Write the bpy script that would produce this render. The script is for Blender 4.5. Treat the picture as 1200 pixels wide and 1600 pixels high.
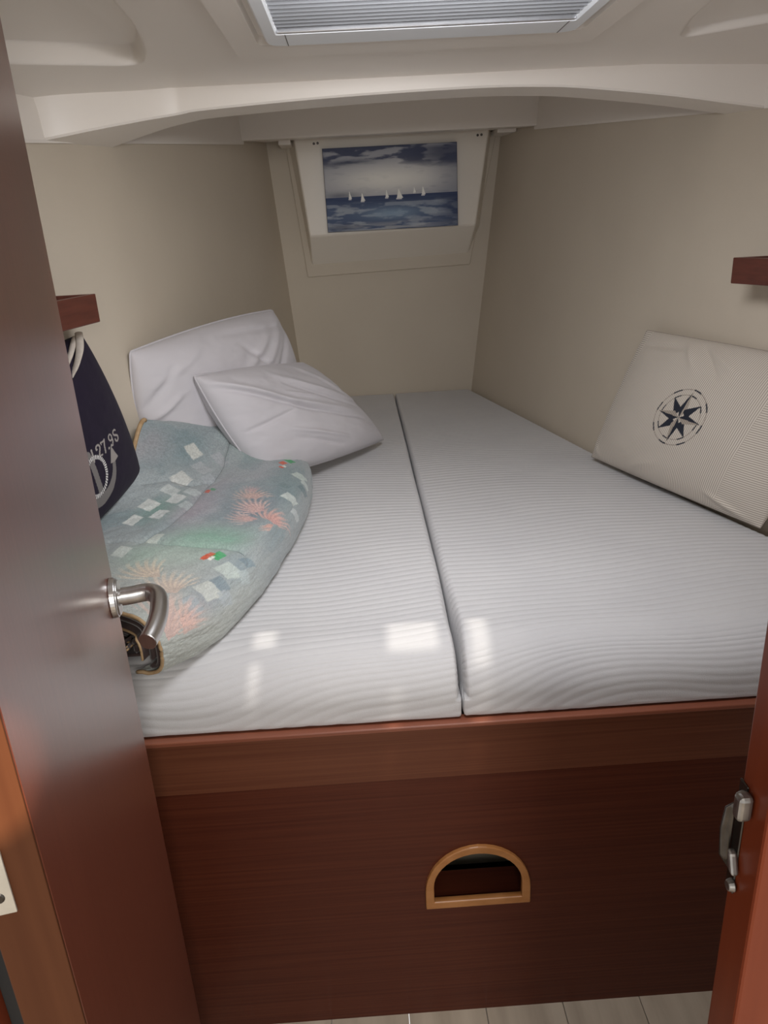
import bpy, bmesh, math, random
import numpy as np
from mathutils import Vector, Matrix

for _o in list(bpy.data.objects): bpy.data.objects.remove(_o)
S = bpy.context.scene; COL = S.collection
random.seed(4); RNG = np.random.RandomState(7)

# ------------------------------------------------------------------ camera
H = 1.53
_f = 1180.0
_d = Vector((166, 3070, _f)).normalized()
_vy = -(166*-52 + _f*_f)/3070
_Y = Vector((-52, _vy, _f)).normalized(); _Z = -_d; _X = _Y.cross(_Z)
cam_data = bpy.data.cameras.new('camera')
cam = bpy.data.objects.new('camera', cam_data); COL.objects.link(cam)
# columns: camera right / up / back written in world axes
r_ = Vector((_X.x, _Y.x, _Z.x)); u_ = -Vector((_X.y, _Y.y, _Z.y)); b_ = -Vector((_X.z, _Y.z, _Z.z))
M = Matrix((( r_.x, u_.x, b_.x, 0), (r_.y, u_.y, b_.y, 0), (r_.z, u_.z, b_.z, H), (0, 0, 0, 1)))
cam.matrix_world = M
cam_data.sensor_fit = 'VERTICAL'; cam_data.sensor_height = 36.0
cam_data.lens = 36.0*_f/1600.0
cam_data.clip_start = 0.02
S.camera = cam

# ------------------------------------------------------------------ light
w = bpy.data.worlds.new('world'); S.world = w; w.use_nodes = True
bg = w.node_tree.nodes['Background']
bg.inputs[0].default_value = (0.95, 0.94, 0.93, 1); bg.inputs[1].default_value = 1.25

def area(name, loc, target, sx, sy, power, color, spread=180):
    l = bpy.data.lights.new(name, 'AREA'); l.shape = 'RECTANGLE'; l.size = sx; l.size_y = sy
    l.energy = power; l.color = color; l.spread = math.radians(spread)
    o = bpy.data.objects.new(name, l); COL.objects.link(o)
    o.location = loc
    o.rotation_euler = (Vector(target)-Vector(loc)).to_track_quat('-Z', 'Y').to_euler()
    return o
area('hatch_daylight', (0.13, 0.97, 1.795), (0.13, 1.9, 0.9), 0.40, 0.20, 7.0, (0.97, 0.97, 1.0), 150)
area('companionway_daylight', (0.36, -1.15, 1.82), (-0.05, 1.0, 0.75), 0.42, 0.40, 18.0, (1.0, 0.95, 0.88))
sp_ = bpy.data.lights.new('added_sun_spot', 'SPOT'); sp_.energy = 1100; sp_.color = (1, .86, .68)  # narrow spot added to make the sun streak on the near door edge
sp_.spot_size = math.radians(1.9); sp_.spot_blend = .15; sp_.shadow_soft_size = .01
spo = bpy.data.objects.new('added_sun_spot', sp_); COL.objects.link(spo); spo.location = (1.1, -1.9, 2.6)
spo.rotation_euler = (Vector((-.268, .40, 1.212))-Vector(spo.location)).to_track_quat('-Z', 'Y').to_euler()
sun = bpy.data.lights.new('sun', 'SUN'); sun.energy = 1.7; sun.angle = math.radians(1.1); sun.color = (1.0, 0.93, 0.82)
so = bpy.data.objects.new('sun', sun); COL.objects.link(so)
SUN = Vector((-0.13, 0.15, -0.955)).normalized()
so.rotation_euler = SUN.to_track_quat('-Z', 'Y').to_euler(); so.location = (0.3, 0, 3)

S.view_settings.view_transform = 'Standard'; S.view_settings.look = 'None'
S.view_settings.gamma = 1.0; S.view_settings.use_curve_mapping = False
S.view_settings.exposure = -0.08

# ------------------------------------------------------------------ helpers
def s2l(c):
    return tuple(((v/255)/12.92 if v/255 <= .04045 else (((v/255)+.055)/1.055)**2.4) for v in c)

def tag(o, label, cat, kind=None, group=None):
    o['label'] = label; o['category'] = cat
    if kind: o['kind'] = kind
    if group: o['group'] = group
    return o

def link(name, me, mat=None, parent=None):
    o = bpy.data.objects.new(name, me); COL.objects.link(o)
    if mat is not None and len(me.materials) == 0: me.materials.append(mat)
    if parent is not None: o.parent = parent
    return o

def empty(name, loc=(0, 0, 0)):
    o = bpy.data.objects.new(name, None); COL.objects.link(o)
    o.location = loc; o.empty_display_size = .05
    return o

def local(o, parent):
    """keep world geometry when the parent empty is not at the origin"""
    o.matrix_parent_inverse = Matrix.Translation(-Vector(parent.location)) if parent else Matrix()

def pymesh(name, verts, faces, mat=None, parent=None, smooth=False):
    me = bpy.data.meshes.new(name); me.from_pydata([tuple(v) for v in verts], [], faces)
    me.update()
    if smooth: me.shade_smooth()
    o = link(name, me, mat, parent)
    if parent: local(o, parent)
    return o

def bm_obj(name, bm, mat, parent=None, smooth=False, recalc=True):
    if recalc: bmesh.ops.recalc_face_normals(bm, faces=bm.faces)
    me = bpy.data.meshes.new(name); bm.to_mesh(me); bm.free()
    if smooth: me.shade_smooth()
    o = link(name, me, mat, parent)
    if parent: local(o, parent)
    return o

def bevel_bm(bm, w_, seg=2):
    es = [e for e in bm.edges if len(e.link_faces) == 2 and e.calc_face_angle(0) > 0.6]
    bmesh.ops.bevel(bm, geom=es, offset=w_, segments=seg, affect='EDGES', profile=.5)

def box_bm(x0, x1, y0, y1, z0, z1, bev=0, seg=2, bm=None):
    own = bm or bmesh.new()
    t = bmesh.new()
    bmesh.ops.create_cube(t, size=1)
    for v in t.verts:
        v.co = Vector((x0+(v.co.x+.5)*(x1-x0), y0+(v.co.y+.5)*(y1-y0), z0+(v.co.z+.5)*(z1-z0)))
    if bev: bevel_bm(t, bev, seg)
    me = bpy.data.meshes.new('t'); t.to_mesh(me); t.free(); own.from_mesh(me); bpy.data.meshes.remove(me)
    return own

def prism_bm(base, top, bev=0, seg=2):
    """closed solid between two matching polygons"""
    bm = bmesh.new(); n = len(base)
    a = [bm.verts.new(p) for p in base]; b = [bm.verts.new(p) for p in top]
    bm.faces.new(a); bm.faces.new(list(reversed(b)))
    for i in range(n): bm.faces.new((a[i], b[i], b[(i+1) % n], a[(i+1) % n]))
    bmesh.ops.recalc_face_normals(bm, faces=bm.faces)
    if bev: bevel_bm(bm, bev, seg)
    return bm

def cyl_bm(p0, p1, r0, r1=None, n=32, bev=0):
    r1 = r0 if r1 is None else r1
    p0 = Vector(p0); p1 = Vector(p1); ax = (p1-p0).normalized(); q = ax.to_track_quat('Z', 'Y')
    A = [p0+q @ Vector((r0*math.cos(2*math.pi*i/n), r0*math.sin(2*math.pi*i/n), 0)) for i in range(n)]
    B = [p1+q @ Vector((r1*math.cos(2*math.pi*i/n), r1*math.sin(2*math.pi*i/n), 0)) for i in range(n)]
    bm = prism_bm(A, B)
    if bev: bevel_bm(bm, bev, 2)
    return bm

def catmull(P, n):
    """P: list of points -> n*(len-1)+1 samples, numpy"""
    P = np.array(P, float); out = []
    Q = np.vstack([2*P[0]-P[1], P, 2*P[-1]-P[-2]])
    for i in range(1, len(Q)-2):
        for k in range(n):
            t = k/n
            out.append(.5*((2*Q[i])+(-Q[i-1]+Q[i+1])*t+(2*Q[i-1]-5*Q[i]+4*Q[i+1]-Q[i+2])*t*t+(-Q[i-1]+3*Q[i]-3*Q[i+1]+Q[i+2])*t**3))
    out.append(P[-1]); return np.array(out)

def tube(name, pts, r, mat, parent=None, n=10, ry=None, cap=True, radii=None, up=(0, 0, 1)):
    """swept tube (elliptical when ry given)"""
    pts = [Vector(p) for p in pts]; vs = []; fs = []
    ry = ry or r
    for i, p in enumerate(pts):
        t = (pts[min(i+1, len(pts)-1)]-pts[max(i-1, 0)]).normalized()
        a = Vector(up).cross(t)
        if a.length < 1e-4: a = Vector((1, 0, 0)).cross(t)
        a.normalize(); b = t.cross(a).normalized()
        k = radii[i] if radii is not None else 1
        for j in range(n):
            th = 2*math.pi*j/n
            vs.append(p+a*(r*k*math.cos(th))+b*(ry*k*math.sin(th)))
    for i in range(len(pts)-1):
        for j in range(n):
            fs.append((i*n+j, i*n+(j+1) % n, (i+1)*n+(j+1) % n, (i+1)*n+j))
    if cap:
        fs.append(tuple(reversed(range(n)))); fs.append(tuple(range((len(pts)-1)*n, len(pts)*n)))
    return pymesh(name, vs, fs, mat, parent, smooth=True)

def grid_faces(ny, nx, off=0):
    idx = np.arange(ny*nx).reshape(ny, nx)+off
    return np.stack([idx[:-1, :-1], idx[:-1, 1:], idx[1:, 1:], idx[1:, :-1]], -1).reshape(-1, 4)

def npmesh(name, V, F, mat, parent=None, col=None, uv=None, smooth=True, weld=0):
    me = bpy.data.meshes.new(name)
    V = np.ascontiguousarray(V, np.float32).reshape(-1, 3); F = np.ascontiguousarray(F, np.int32)
    me.vertices.add(len(V)); me.vertices.foreach_set('co', V.ravel())
    me.loops.add(F.size); me.loops.foreach_set('vertex_index', F.ravel())
    me.polygons.add(len(F)); me.polygons.foreach_set('loop_start', np.arange(0, F.size, 4, dtype=np.int32))
    try: me.polygons.foreach_set('loop_total', np.full(len(F), 4, np.int32))
    except Exception: pass
    me.update(calc_edges=True)
    if col is not None:
        a = me.color_attributes.new('Col', 'FLOAT_COLOR', 'POINT')
        c = np.ones((len(V), 4), np.float32); c[:, :3] = col.reshape(-1, 3); a.data.foreach_set('color', c.ravel())
    if uv is not None:
        l = me.uv_layers.new(name='UVMap'); l.data.foreach_set('uv', np.ascontiguousarray(uv.reshape(-1, 2)[F.ravel()], np.float32).ravel())
    if weld:
        bm = bmesh.new(); bm.from_mesh(me); bmesh.ops.remove_doubles(bm, verts=bm.verts, dist=weld); bm.to_mesh(me); bm.free()
    if smooth: me.shade_smooth()
    me.validate()
    o = link(name, me, mat, parent)
    if parent: local(o, parent)
    return o

# smooth value noise on arrays
_T = RNG.rand(256, 256)
def vnoise(x, y):
    xi = np.floor(x).astype(int); yi = np.floor(y).astype(int); fx = x-xi; fy = y-yi
    fx = fx*fx*(3-2*fx); fy = fy*fy*(3-2*fy)
    g = lambda a, b: _T[a % 256, b % 256]
    return (g(xi, yi)*(1-fx)+g(xi+1, yi)*fx)*(1-fy)+(g(xi, yi+1)*(1-fx)+g(xi+1, yi+1)*fx)*fy
def fbm(x, y, o=4):
    s = 0; a = .5
    for i in range(o): s = s+a*vnoise(x*2**i+17*i, y*2**i+31*i); a *= .5
    return s/(1-.5**o)
def sstep(a, b, x):
    t = np.clip((x-a)/(b-a), 0, 1); return t*t*(3-2*t)
def segd(x, y, ax, ay, bx, by):
    dx, dy = bx-ax, by-ay; L = dx*dx+dy*dy+1e-12
    t = np.clip(((x-ax)*dx+(y-ay)*dy)/L, 0, 1)
    return np.hypot(x-ax-t*dx, y-ay-t*dy), t

# ------------------------------------------------------------------ materials
def newmat(name, color=(.8, .8, .8), rough=.5, metal=0, spec=.5, coat=0):
    m = bpy.data.materials.new(name); m.use_nodes = True
    p = m.node_tree.nodes['Principled BSDF']
    p.inputs['Base Color'].default_value = (*color, 1); p.inputs['Roughness'].default_value = rough
    p.inputs['Metallic'].default_value = metal; p.inputs['Specular IOR Level'].default_value = spec
    p.inputs['Coat Weight'].default_value = coat; p.inputs['Coat Roughness'].default_value = .28
    return m, m.node_tree.nodes, m.node_tree.links, p

def noisy(name, c0, c1, scale=(8, 8, 8), rough=.5, bump=0.0, bscale=200, spec=.5, detail=4, coat=0, metal=0, bdist=.001, sheen=0):
    m, N, L, p = newmat(name, c0, rough, metal, spec, coat)
    tc = N.new('ShaderNodeTexCoord'); mp = N.new('ShaderNodeMapping'); mp.inputs['Scale'].default_value = scale
    nz = N.new('ShaderNodeTexNoise'); nz.inputs['Scale'].default_value = 1; nz.inputs['Detail'].default_value = detail
    rp = N.new('ShaderNodeValToRGB'); rp.color_ramp.elements[0].position = .32; rp.color_ramp.elements[1].position = .68
    rp.color_ramp.elements[0].color = (*c0, 1); rp.color_ramp.elements[1].color = (*c1, 1)
    L.new(tc.outputs['Object'], mp.inputs[0]); L.new(mp.outputs[0], nz.inputs['Vector'])
    L.new(nz.outputs[0], rp.inputs[0]); L.new(rp.outputs[0], p.inputs['Base Color'])
    if bump:
        n2 = N.new('ShaderNodeTexNoise'); n2.inputs['Scale'].default_value = bscale; n2.inputs['Detail'].default_value = 3
        bp = N.new('ShaderNodeBump'); bp.inputs['Strength'].default_value = bump; bp.inputs['Distance'].default_value = bdist
        L.new(tc.outputs['Object'], n2.inputs['Vector']); L.new(n2.outputs[0], bp.inputs['Height']); L.new(bp.outputs[0], p.inputs['Normal'])
    if sheen:
        p.inputs['Sheen Weight'].default_value = sheen
    return m

def vcol(name, rough=.85, bump=.2, bscale=900, sheen=.2, spec=.2):
    m, N, L, p = newmat(name, (.5, .5, .5), rough, 0, spec)
    a = N.new('ShaderNodeVertexColor'); a.layer_name = 'Col'; L.new(a.outputs[0], p.inputs['Base Color'])
    tc = N.new('ShaderNodeTexCoord'); n2 = N.new('ShaderNodeTexNoise'); n2.inputs['Scale'].default_value = bscale
    bp = N.new('ShaderNodeBump'); bp.inputs['Strength'].default_value = bump; bp.inputs['Distance'].default_value = .0006
    L.new(tc.outputs['Object'], n2.inputs['Vector']); L.new(n2.outputs[0], bp.inputs['Height']); L.new(bp.outputs[0], p.inputs['Normal'])
    p.inputs['Sheen Weight'].default_value = sheen
    return m

# mahogany: grain runs along the long axis given by the small scale component
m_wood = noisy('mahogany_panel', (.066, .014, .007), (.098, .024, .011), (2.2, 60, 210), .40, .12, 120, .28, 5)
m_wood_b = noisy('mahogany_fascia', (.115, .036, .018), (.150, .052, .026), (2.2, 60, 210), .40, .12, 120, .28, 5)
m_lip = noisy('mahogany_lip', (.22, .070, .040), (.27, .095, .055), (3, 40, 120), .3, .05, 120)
m_door = noisy('mahogany_door', (.135, .034, .018), (.165, .045, .024), (60, 150, 3), .30, .06, 160, .8, 4, coat=.45)
m_jamb = noisy('mahogany_jamb', (.120, .020, .006), (.150, .028, .009), (60, 60, 3), .35, .05, 120, .25)
m_edge = noisy('mahogany_edge', (.066, .021, .008), (.082, .028, .011), (80, 80, 4), .5, .05, 120, .12)
m_shelf = noisy('mahogany_shelf', (.085, .024, .016), (.120, .034, .022), (60, 8, 120), .38, .05, 120)
m_ring = noisy('teak_ring', (.36, .15, .045), (.43, .19, .065), (30, 30, 60), .35, .05, 120)
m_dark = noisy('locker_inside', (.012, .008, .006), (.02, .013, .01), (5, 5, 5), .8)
m_pale = noisy('locker_liner', (.30, .26, .20), (.36, .32, .25), (5, 5, 5), .7)
m_wall = noisy('vinyl_wall', (.585, .515, .42), (.615, .545, .445), (3, 3, 3), .62, .25, 420, .35)
m_liner = noisy('gelcoat_liner', (.84, .785, .72), (.87, .815, .75), (2, 2, 2), .38, .08, 60, .5)
m_trimw = noisy('gelcoat_trim', (.80, .74, .65), (.83, .77, .68), (2, 2, 2), .34, .06, 60)
m_frame = noisy('hatch_frame_white', (.80, .83, .86), (.84, .87, .90), (3, 3, 3), .35)
m_blind = noisy('pleated_blind', (.26, .27, .285), (.30, .31, .33), (4, 300, 4), .9, .2, 300)
m_rail = noisy('blind_rail', (.55, .56, .58), (.6, .61, .63), (30, 3, 3), .2, metal=.7)
m_matt = noisy('mattress_fabric', (.585, .58, .59), (.615, .61, .615), (6, 6, 6), .8, .35, 700, .25, sheen=.15)
m_matt_side = m_matt
m_pillow = noisy('pillowcase_white', (.535, .515, .54), (.565, .545, .57), (5, 5, 5), .75, .25, 900, .3, sheen=.15)
m_steel = noisy('brushed_steel', (.56, .55, .54), (.64, .63, .62), (200, 6, 6), .30, metal=1)
m_steel_d = noisy('dark_steel', (.07, .062, .055), (.10, .09, .08), (60, 60, 60), .35, metal=1)
m_plate = noisy('hinge_metal', (.46, .43, .37), (.55, .51, .44), (40, 40, 40), .38, metal=.55)
m_black = noisy('black_gap', (.01, .01, .01), (.015, .014, .013), (9, 9, 9), .8)
m_floor = noisy('light_oak_sole', (.40, .33, .25), (.52, .44, .34), (26, 3, 8), .45, .1, 120)
m_tan = noisy('tan_piping', (.34, .22, .11), (.46, .32, .18), (90, 90, 90), .7, .2, 400)
m_brown = noisy('dark_brown_lining', (.030, .017, .016), (.055, .030, .027), (50, 50, 50), .7, .3, 300, sheen=.3)
m_sun_mask = noisy('sun_mask_grey', (.5, .5, .5), (.55, .55, .55), (5, 5, 5), .7)
m_cord = noisy('cream_tassel', (.50, .44, .38), (.58, .52, .45), (90, 90, 90), .8, .2, 400)
m_quilt = vcol('printed_quilt', .85, .5, 700)
m_navy = vcol('navy_cotton', .9, .3, 900, sheen=.04)
m_paint = vcol('painted_canvas', .6, .15, 500, sheen=0, spec=.3)

# cushion with ticking stripes: compass print comes as colour attribute (alpha-less mask), stripes from UV
m_tick, N, L, p = newmat('ticking_cushion', (.7, .65, .57), .85, 0, .2)
p.inputs['Sheen Weight'].default_value = .15
uvn = N.new('ShaderNodeUVMap'); uvn.uv_map = 'UVMap'
sep = N.new('ShaderNodeSeparateXYZ'); L.new(uvn.outputs[0], sep.inputs[0])
def mth(op, a, b=None, c=None):
    n = N.new('ShaderNodeMath'); n.operation = op
    for i, v in enumerate((a, b, c)):
        if v is None: continue
        if isinstance(v, (int, float)): n.inputs[i].default_value = v
        else: L.new(v, n.inputs[i])
    return n.outputs[0]
def stripes(src, period):
    s = mth('SINE', mth('MULTIPLY', src, 2*math.pi/period)); n = mth('MULTIPLY_ADD', s, 2.2, .1)
    c = N.new('ShaderNodeClamp'); L.new(n, c.inputs[0]); return c.outputs[0]
sv = stripes(sep.outputs[0], .0052); sh = stripes(sep.outputs[1], .0052)
inband = mth('MAXIMUM', mth('LESS_THAN', sep.outputs[0], .028), mth('GREATER_THAN', sep.outputs[0], .464))
mx = N.new('ShaderNodeMix'); mx.data_type = 'FLOAT'; L.new(inband, mx.inputs[0]); L.new(sv, mx.inputs[2]); L.new(sh, mx.inputs[3])
mc = N.new('ShaderNodeMix'); mc.data_type = 'RGBA'; mc.inputs[6].default_value = (.69, .63, .55, 1); mc.inputs[7].default_value = (.40, .35, .30, 1)
L.new(mx.outputs[0], mc.inputs[0])
vc = N.new('ShaderNodeVertexColor'); vc.layer_name = 'Col'
mm = N.new('ShaderNodeMix'); mm.data_type = 'RGBA'; mm.blend_type = 'MULTIPLY'; mm.inputs[0].default_value = 1
L.new(mc.outputs[2], mm.inputs[6]); L.new(vc.outputs[0], mm.inputs[7]); L.new(mm.outputs[2], p.inputs['Base Color'])

# ------------------------------------------------------------------ the cabin shell
# side walls lean outwards like the hull and open towards the viewer
def xl(y, z): return -.24-(3.2-y)*.1845-(z-.845)*.0635
def xr(y, z): return .474+(3.2-y)*.229+(z-.845)*.1240+.06*np.maximum(0, 2.2-y)**2
def zt(y): return 1.83-.078*(3.2-y)

def wall(name, fx, sgn, label):
    T = .02; vs = []; ys = np.linspace(.437, 3.2, 12)
    A = [(fx(y, 0), y, 0) for y in ys]; B = [(fx(y, zt(y))+sgn*.010, y, zt(y)+.03) for y in ys]; M_ = [(fx(y, zt(y)), y, zt(y)) for y in ys]
    A2 = [(x+sgn*T, y, z) for x, y, z in A]; B2 = [(x+sgn*T, y, z) for x, y, z in B]
    n = len(ys); vs = A+M_+B+B2+A2; fs = []
    for r in range(5):
        for i in range(n-1):
            a = r*n+i; b = ((r+1) % 5)*n+i
            fs.append((a, a+1, b+1, b))
    fs += [(0, n, 2*n, 3*n, 4*n), (n-1, 5*n-1, 4*n-1, 3*n-1, 2*n-1)]
    bm = bmesh.new(); V = [bm.verts.new(v) for v in vs]
    for f in fs: bm.faces.new([V[i] for i in f])
    o = bm_obj(name, bm, m_wall); tag(o, label, 'wall', 'structure')
wall('wall_left', xl, -1, 'cream vinyl side wall on the left behind the white pillows')
wall('wall_right', xr, 1, 'cream vinyl side wall on the right behind the striped compass cushion')

b = box_bm(-.55, .85, 3.2, 3.22, 0, 1.86)
o = bm_obj('wall_back', b, m_wall); tag(o, 'narrow cream end wall at the foot of the berth below the painting', 'wall', 'structure')

# cabin sole
b = bmesh.new()
FL = empty('floor', (0, 0, 0)); tag(FL, 'pale oak cabin sole in front of the berth panel', 'floor', 'structure')
for i in range(14):
    x0 = -1.1+i*.16
    bm_obj('plank', box_bm(x0, x0+.1585, -1.9, 1.13, -.02, 0, .0008, 1), m_floor, FL)

# bulkhead with the doorway (front wall of the cabin)
WF = empty('wall_front', (.262, .40, 0)); tag(WF, 'red-brown mahogany bulkhead at the right edge with a steel strike plate', 'wall', 'structure')
bm_obj('bulkhead_panel', box_bm(.262, 1.15, .40, .437, 0, 1.86, .0025), m_jamb, WF)
bm_obj('bulkhead_panel', box_bm(-1.0, -.300, .40, .437, 0, 1.86, .0025), m_jamb, WF)
bm_obj('door_header', box_bm(-.300, .262, .40, .437, 1.80, 1.86, .002), m_jamb, WF)
# strike plate on the reveal with a curved lip and two screws
sp = cyl_bm
STR = bm_obj('strike_plate', box_bm(.2606, .2622, .4265, .4380, 1.034, 1.136, .0007, 1), m_steel_d, WF)
def sub(o, par, anchor): o.parent = par; o.matrix_parent_inverse = Matrix(); return o
prof = [(.2605, .4375), (.2590, .4405), (.2560, .4425), (.2535, .4435)]
vs = []; fs = []
zz = [1.052, 1.060, 1.085, 1.106, 1.114]; kk = [0.1, .8, 1, .8, .1]
for k, z in zip(kk, zz):
    for (x, y) in prof: vs.append((.2605+(x-.2605)*k, .4375+(y-.4375)*k, z))
for i in range(4):
    for j in range(3): fs.append((i*4+j, i*4+j+1, i*4+4+j+1, i*4+4+j))
lip = pymesh('lip', vs, fs, m_steel_d, None, True)
lip.modifiers.new('s', 'SOLIDIFY').thickness = .0014
sub(lip, STR, WF)
m_bright = noisy('worn_steel', (.20, .19, .175), (.30, .28, .26), (90, 90, 90), .3, metal=.9)
sub(bm_obj('latch_stop', box_bm(.2500, .2610, .4155, .4260, 1.114, 1.136, .0035, 3), m_bright, None), STR, WF)
sub(bm_obj('latch_stop', prism_bm([(.2545, .4205, 1.058), (.2610, .4205, 1.058), (.2610, .4300, 1.060), (.2545, .4300, 1.060)], [(.2545, .4270, 1.074), (.2610, .4270, 1.074), (.2610, .4320, 1.076), (.2545, .4320, 1.076)], .002, 2), m_bright, None), STR, WF)
sub(bm_obj('screw', cyl_bm((.2560, .4270, 1.043), (.2608, .4270, 1.043), .0040, .0055, 18, .0008), m_bright, None), STR, WF)
sub(bm_obj('screw', cyl_bm((.2560, .4290, 1.126), (.2608, .4290, 1.126), .0035, .0050, 18, .0008), m_bright, None), STR, WF)

# left jamb piece
jb = bm_obj('trim_1', box_bm(-.316, -.2925, .385, .437, 0, 1.86, .002), m_jamb)
bm_obj('gap_filler', box_bm(-.2925, -.2775, .405, .437, 0, 1.79, .001), m_black, jb)  # black filler standing in for the dark gap beside the door edge
tag(jb, 'orange-brown door jamb post at the lower left edge beside the hinge', 'trim', 'structure')

# ------------------------------------------------------------------ headliner
CE = empty('ceiling', (.13, 1.5, 1.81)); tag(CE, 'moulded cream headliner with an arched beam across the cabin', 'ceiling', 'structure')
ZC = 1.812
# front field, with the hatch opening left free (x -.113...373, y .86..1.376)
hx0, hx1, hy0, hy1 = -.113, .373, .86, 1.376
def quad_slab(x0, x1, y0, y1, z, t=.02): return box_bm(x0, x1, y0, y1, z, z+t)
def zc(x): return ZC-.136*max(0, -.36-x)-.045*max(0, x-.65)
bm = bmesh.new()
for (x0, x1, y0, y1) in ((-.24, hx0, .3, 1.82), (hx1, .50, .3, 1.82), (hx0, hx1, hy1, 1.82), (hx0, hx1, .3, hy0)):
    t_ = prism_bm([(x0, y0, zc(x0)), (x1, y0, zc(x1)), (x1, y1, zc(x1)), (x0, y1, zc(x0))], [(x0, y0, zc(x0)+.02), (x1, y0, zc(x1)+.02), (x1, y1, zc(x1)+.02), (x0, y1, zc(x0)+.02)])
    me_ = bpy.data.meshes.new('t'); t_.to_mesh(me_); t_.free(); bm.from_mesh(me_); bpy.data.meshes.remove(me_)
bm_obj('liner_field', bm, m_liner, CE)
# arched beam
arc = [(-0.612, 1.7045), (-0.58, 1.7084), (-0.54, 1.7169), (-0.5, 1.7273), (-0.45, 1.7404), (-0.4, 1.7526), (-0.34, 1.7631), (-0.292, 1.7679), (-.1, 1.7765), (.087, 1.7815), (.29, 1.7835), (.42, 1.780), (.52, 1.7725), (.703, 1.750), (.844, 1.728), (.95, 1.712), (1.12, 1.69)]
ac = catmull([(x, 0, z) for x, z in arc], 10)
vs = []; fs = []; n = len(ac)
for (x, _, z) in ac:
    yb = 1.80-.17*float(sstep(0, 1, (-.34-x)/.27))**.9
    vs += [(x, yb, zc(x)+.012), (x, yb, z+.004), (x, yb+.004, z), (x, 1.926, z), (x, 1.93, z+.004), (x, 1.93, 1.93)]
for i in range(n-1):
    for j in range(5): fs.append((i*6+j, i*6+j+1, (i+1)*6+j+1, (i+1)*6+j))
ab = pymesh('arched_beam', vs, fs+[(5, 4, 3, 2, 1, 0)], m_liner, CE, True)
ab.data.set_sharp_from_angle(angle=math.radians(30))
# coves over both walls
def cove(fx, sg, y0, y1, dz, zt_top):
    ys = np.linspace(y0, y1, 20); vs = []
    for y in ys:
        x = fx(y, zt(y)); z = zt(y)
        vs += [(x+sg*.012, y, z-.004), (x-sg*.006, y, z-.004), (x-sg*.007, y, z+.002), (x-sg*.004, y, z+.5*(zt_top-z)), (x+sg*.004, y, zt_top+.004)]
    fs = []
    for i in range(len(ys)-1):
        for j in range(4): fs.append((i*5+j, i*5+j+1, (i+1)*5+j+1, (i+1)*5+j))
    return pymesh('cove', vs, fs, m_liner, CE, False)
cove(xl, -1, .437, 1.80, 0, ZC); cove(xr, 1, .437, 1.80, 0, ZC)
cove(xl, -1, 1.86, 2.90, 0, 1.925); cove(xr, 1, 1.86, 2.90, 0, 1.925)
bm_obj('rear_field', box_bm(-.75, 1.0, 1.80, 2.95, 1.925, 1.945), m_liner, CE)
# transverse face above the foot of the berth, and soffit behind it
P = [(-.40, 2.88, 1.930), (.74, 2.88, 1.930), (.74, 2.88, 1.812), (-.40, 2.88, 1.812)]
Q = [(-.40, 3.2, 1.930), (.74, 3.2, 1.930), (.74, 3.2, 1.834), (-.40, 3.2, 1.834)]
bm_obj('transverse_face', prism_bm(P, Q, .004), m_liner, CE)
# side fields of the headliner, each with a shallow moulded recess
def side_field(mir):
    out = [(-.285, .45), (-.286, .95), (-.290, 1.16), (-.300, 1.30), (-.318, 1.42), (-.337, 1.495), (-.352, 1.535), (-.375, 1.540), (-.43, 1.480), (-.503, 1.395), (-.62, 1.25), (-.84, .98)]
    P = catmull([(x, y, 0) for x, y in out], 6)[:, :2]; P = np.vstack([P, [(-.84, .45)]])
    xs = np.linspace(-.86 if mir else -.80, -.24, 190); ys = np.concatenate([np.linspace(.3, .9, 40)[:-1], np.arange(.9, 1.62, .003), [1.7, 1.82]])
    if mir: P = P+np.array([.0, .0])
    X2, Y2 = np.meshgrid(xs, ys)
    d = np.full(X2.shape, 9.); ins = np.zeros(X2.shape, bool); n_ = len(P)
    for i in range(n_):
        (ax_, ay_), (bx_, by_) = P[i], P[(i+1) % n_]
        d = np.minimum(d, segd(X2, Y2, ax_, ay_, bx_, by_)[0])
        c_ = ((ay_ > Y2) != (by_ > Y2)); xi = (bx_-ax_)*(Y2-ay_)/(by_-ay_+1e-12)+ax_; ins ^= c_ & (X2 < xi)
    sd_ = np.where(ins, d, -d)
    rec = sstep(-.004, .007, sd_)*(.030 if not mir else .012)
    XX_ = .26-X2 if mir else X2
    zz_ = ZC-.136*np.maximum(0, -.36-XX_)-.045*np.maximum(0, XX_-.65)+rec
    return npmesh('side_field', np.stack([XX_, Y2, zz_], -1), grid_faces(*X2.shape), m_liner, CE)
side_field(False); side_field(True)
# moulded surround of the hatch: bevelled flange
ring = []
def rrect(x0, x1, y0, y1, r, z, n=6):
    pts = []
    for (cx, cy, a0) in ((x1-r, y1-r, 0), (x0+r, y1-r, 90), (x0+r, y0+r, 180), (x1-r, y0+r, 270)):
        for k in range(n+1):
            a = math.radians(a0+90*k/n); pts.append((cx+r*math.cos(a), cy+r*math.sin(a), z))
    return pts
def ringmesh(loops, name, mat, parent, close=False, smooth=False):
    vs = [p for l in loops for p in l]; n = len(loops[0]); fs = []
    m_ = len(loops)
    for i in range(m_ if close else m_-1):
        for j in range(n): fs.append((i*n+j, i*n+(j+1) % n, ((i+1) % m_)*n+(j+1) % n, ((i+1) % m_)*n+j))
    return pymesh(name, vs, fs, mat, parent, smooth)
ringmesh([rrect(-.175, .435, .79, 1.50, .012, ZC+.002), rrect(-.172, .432, .793, 1.497, .012, ZC-.010),
          rrect(-.128, .388, .846, 1.392, .020, ZC-.012), rrect(-.124, .384, .85, 1.388, .02, ZC+.012)], 'hatch_surround', m_liner, CE)

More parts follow.
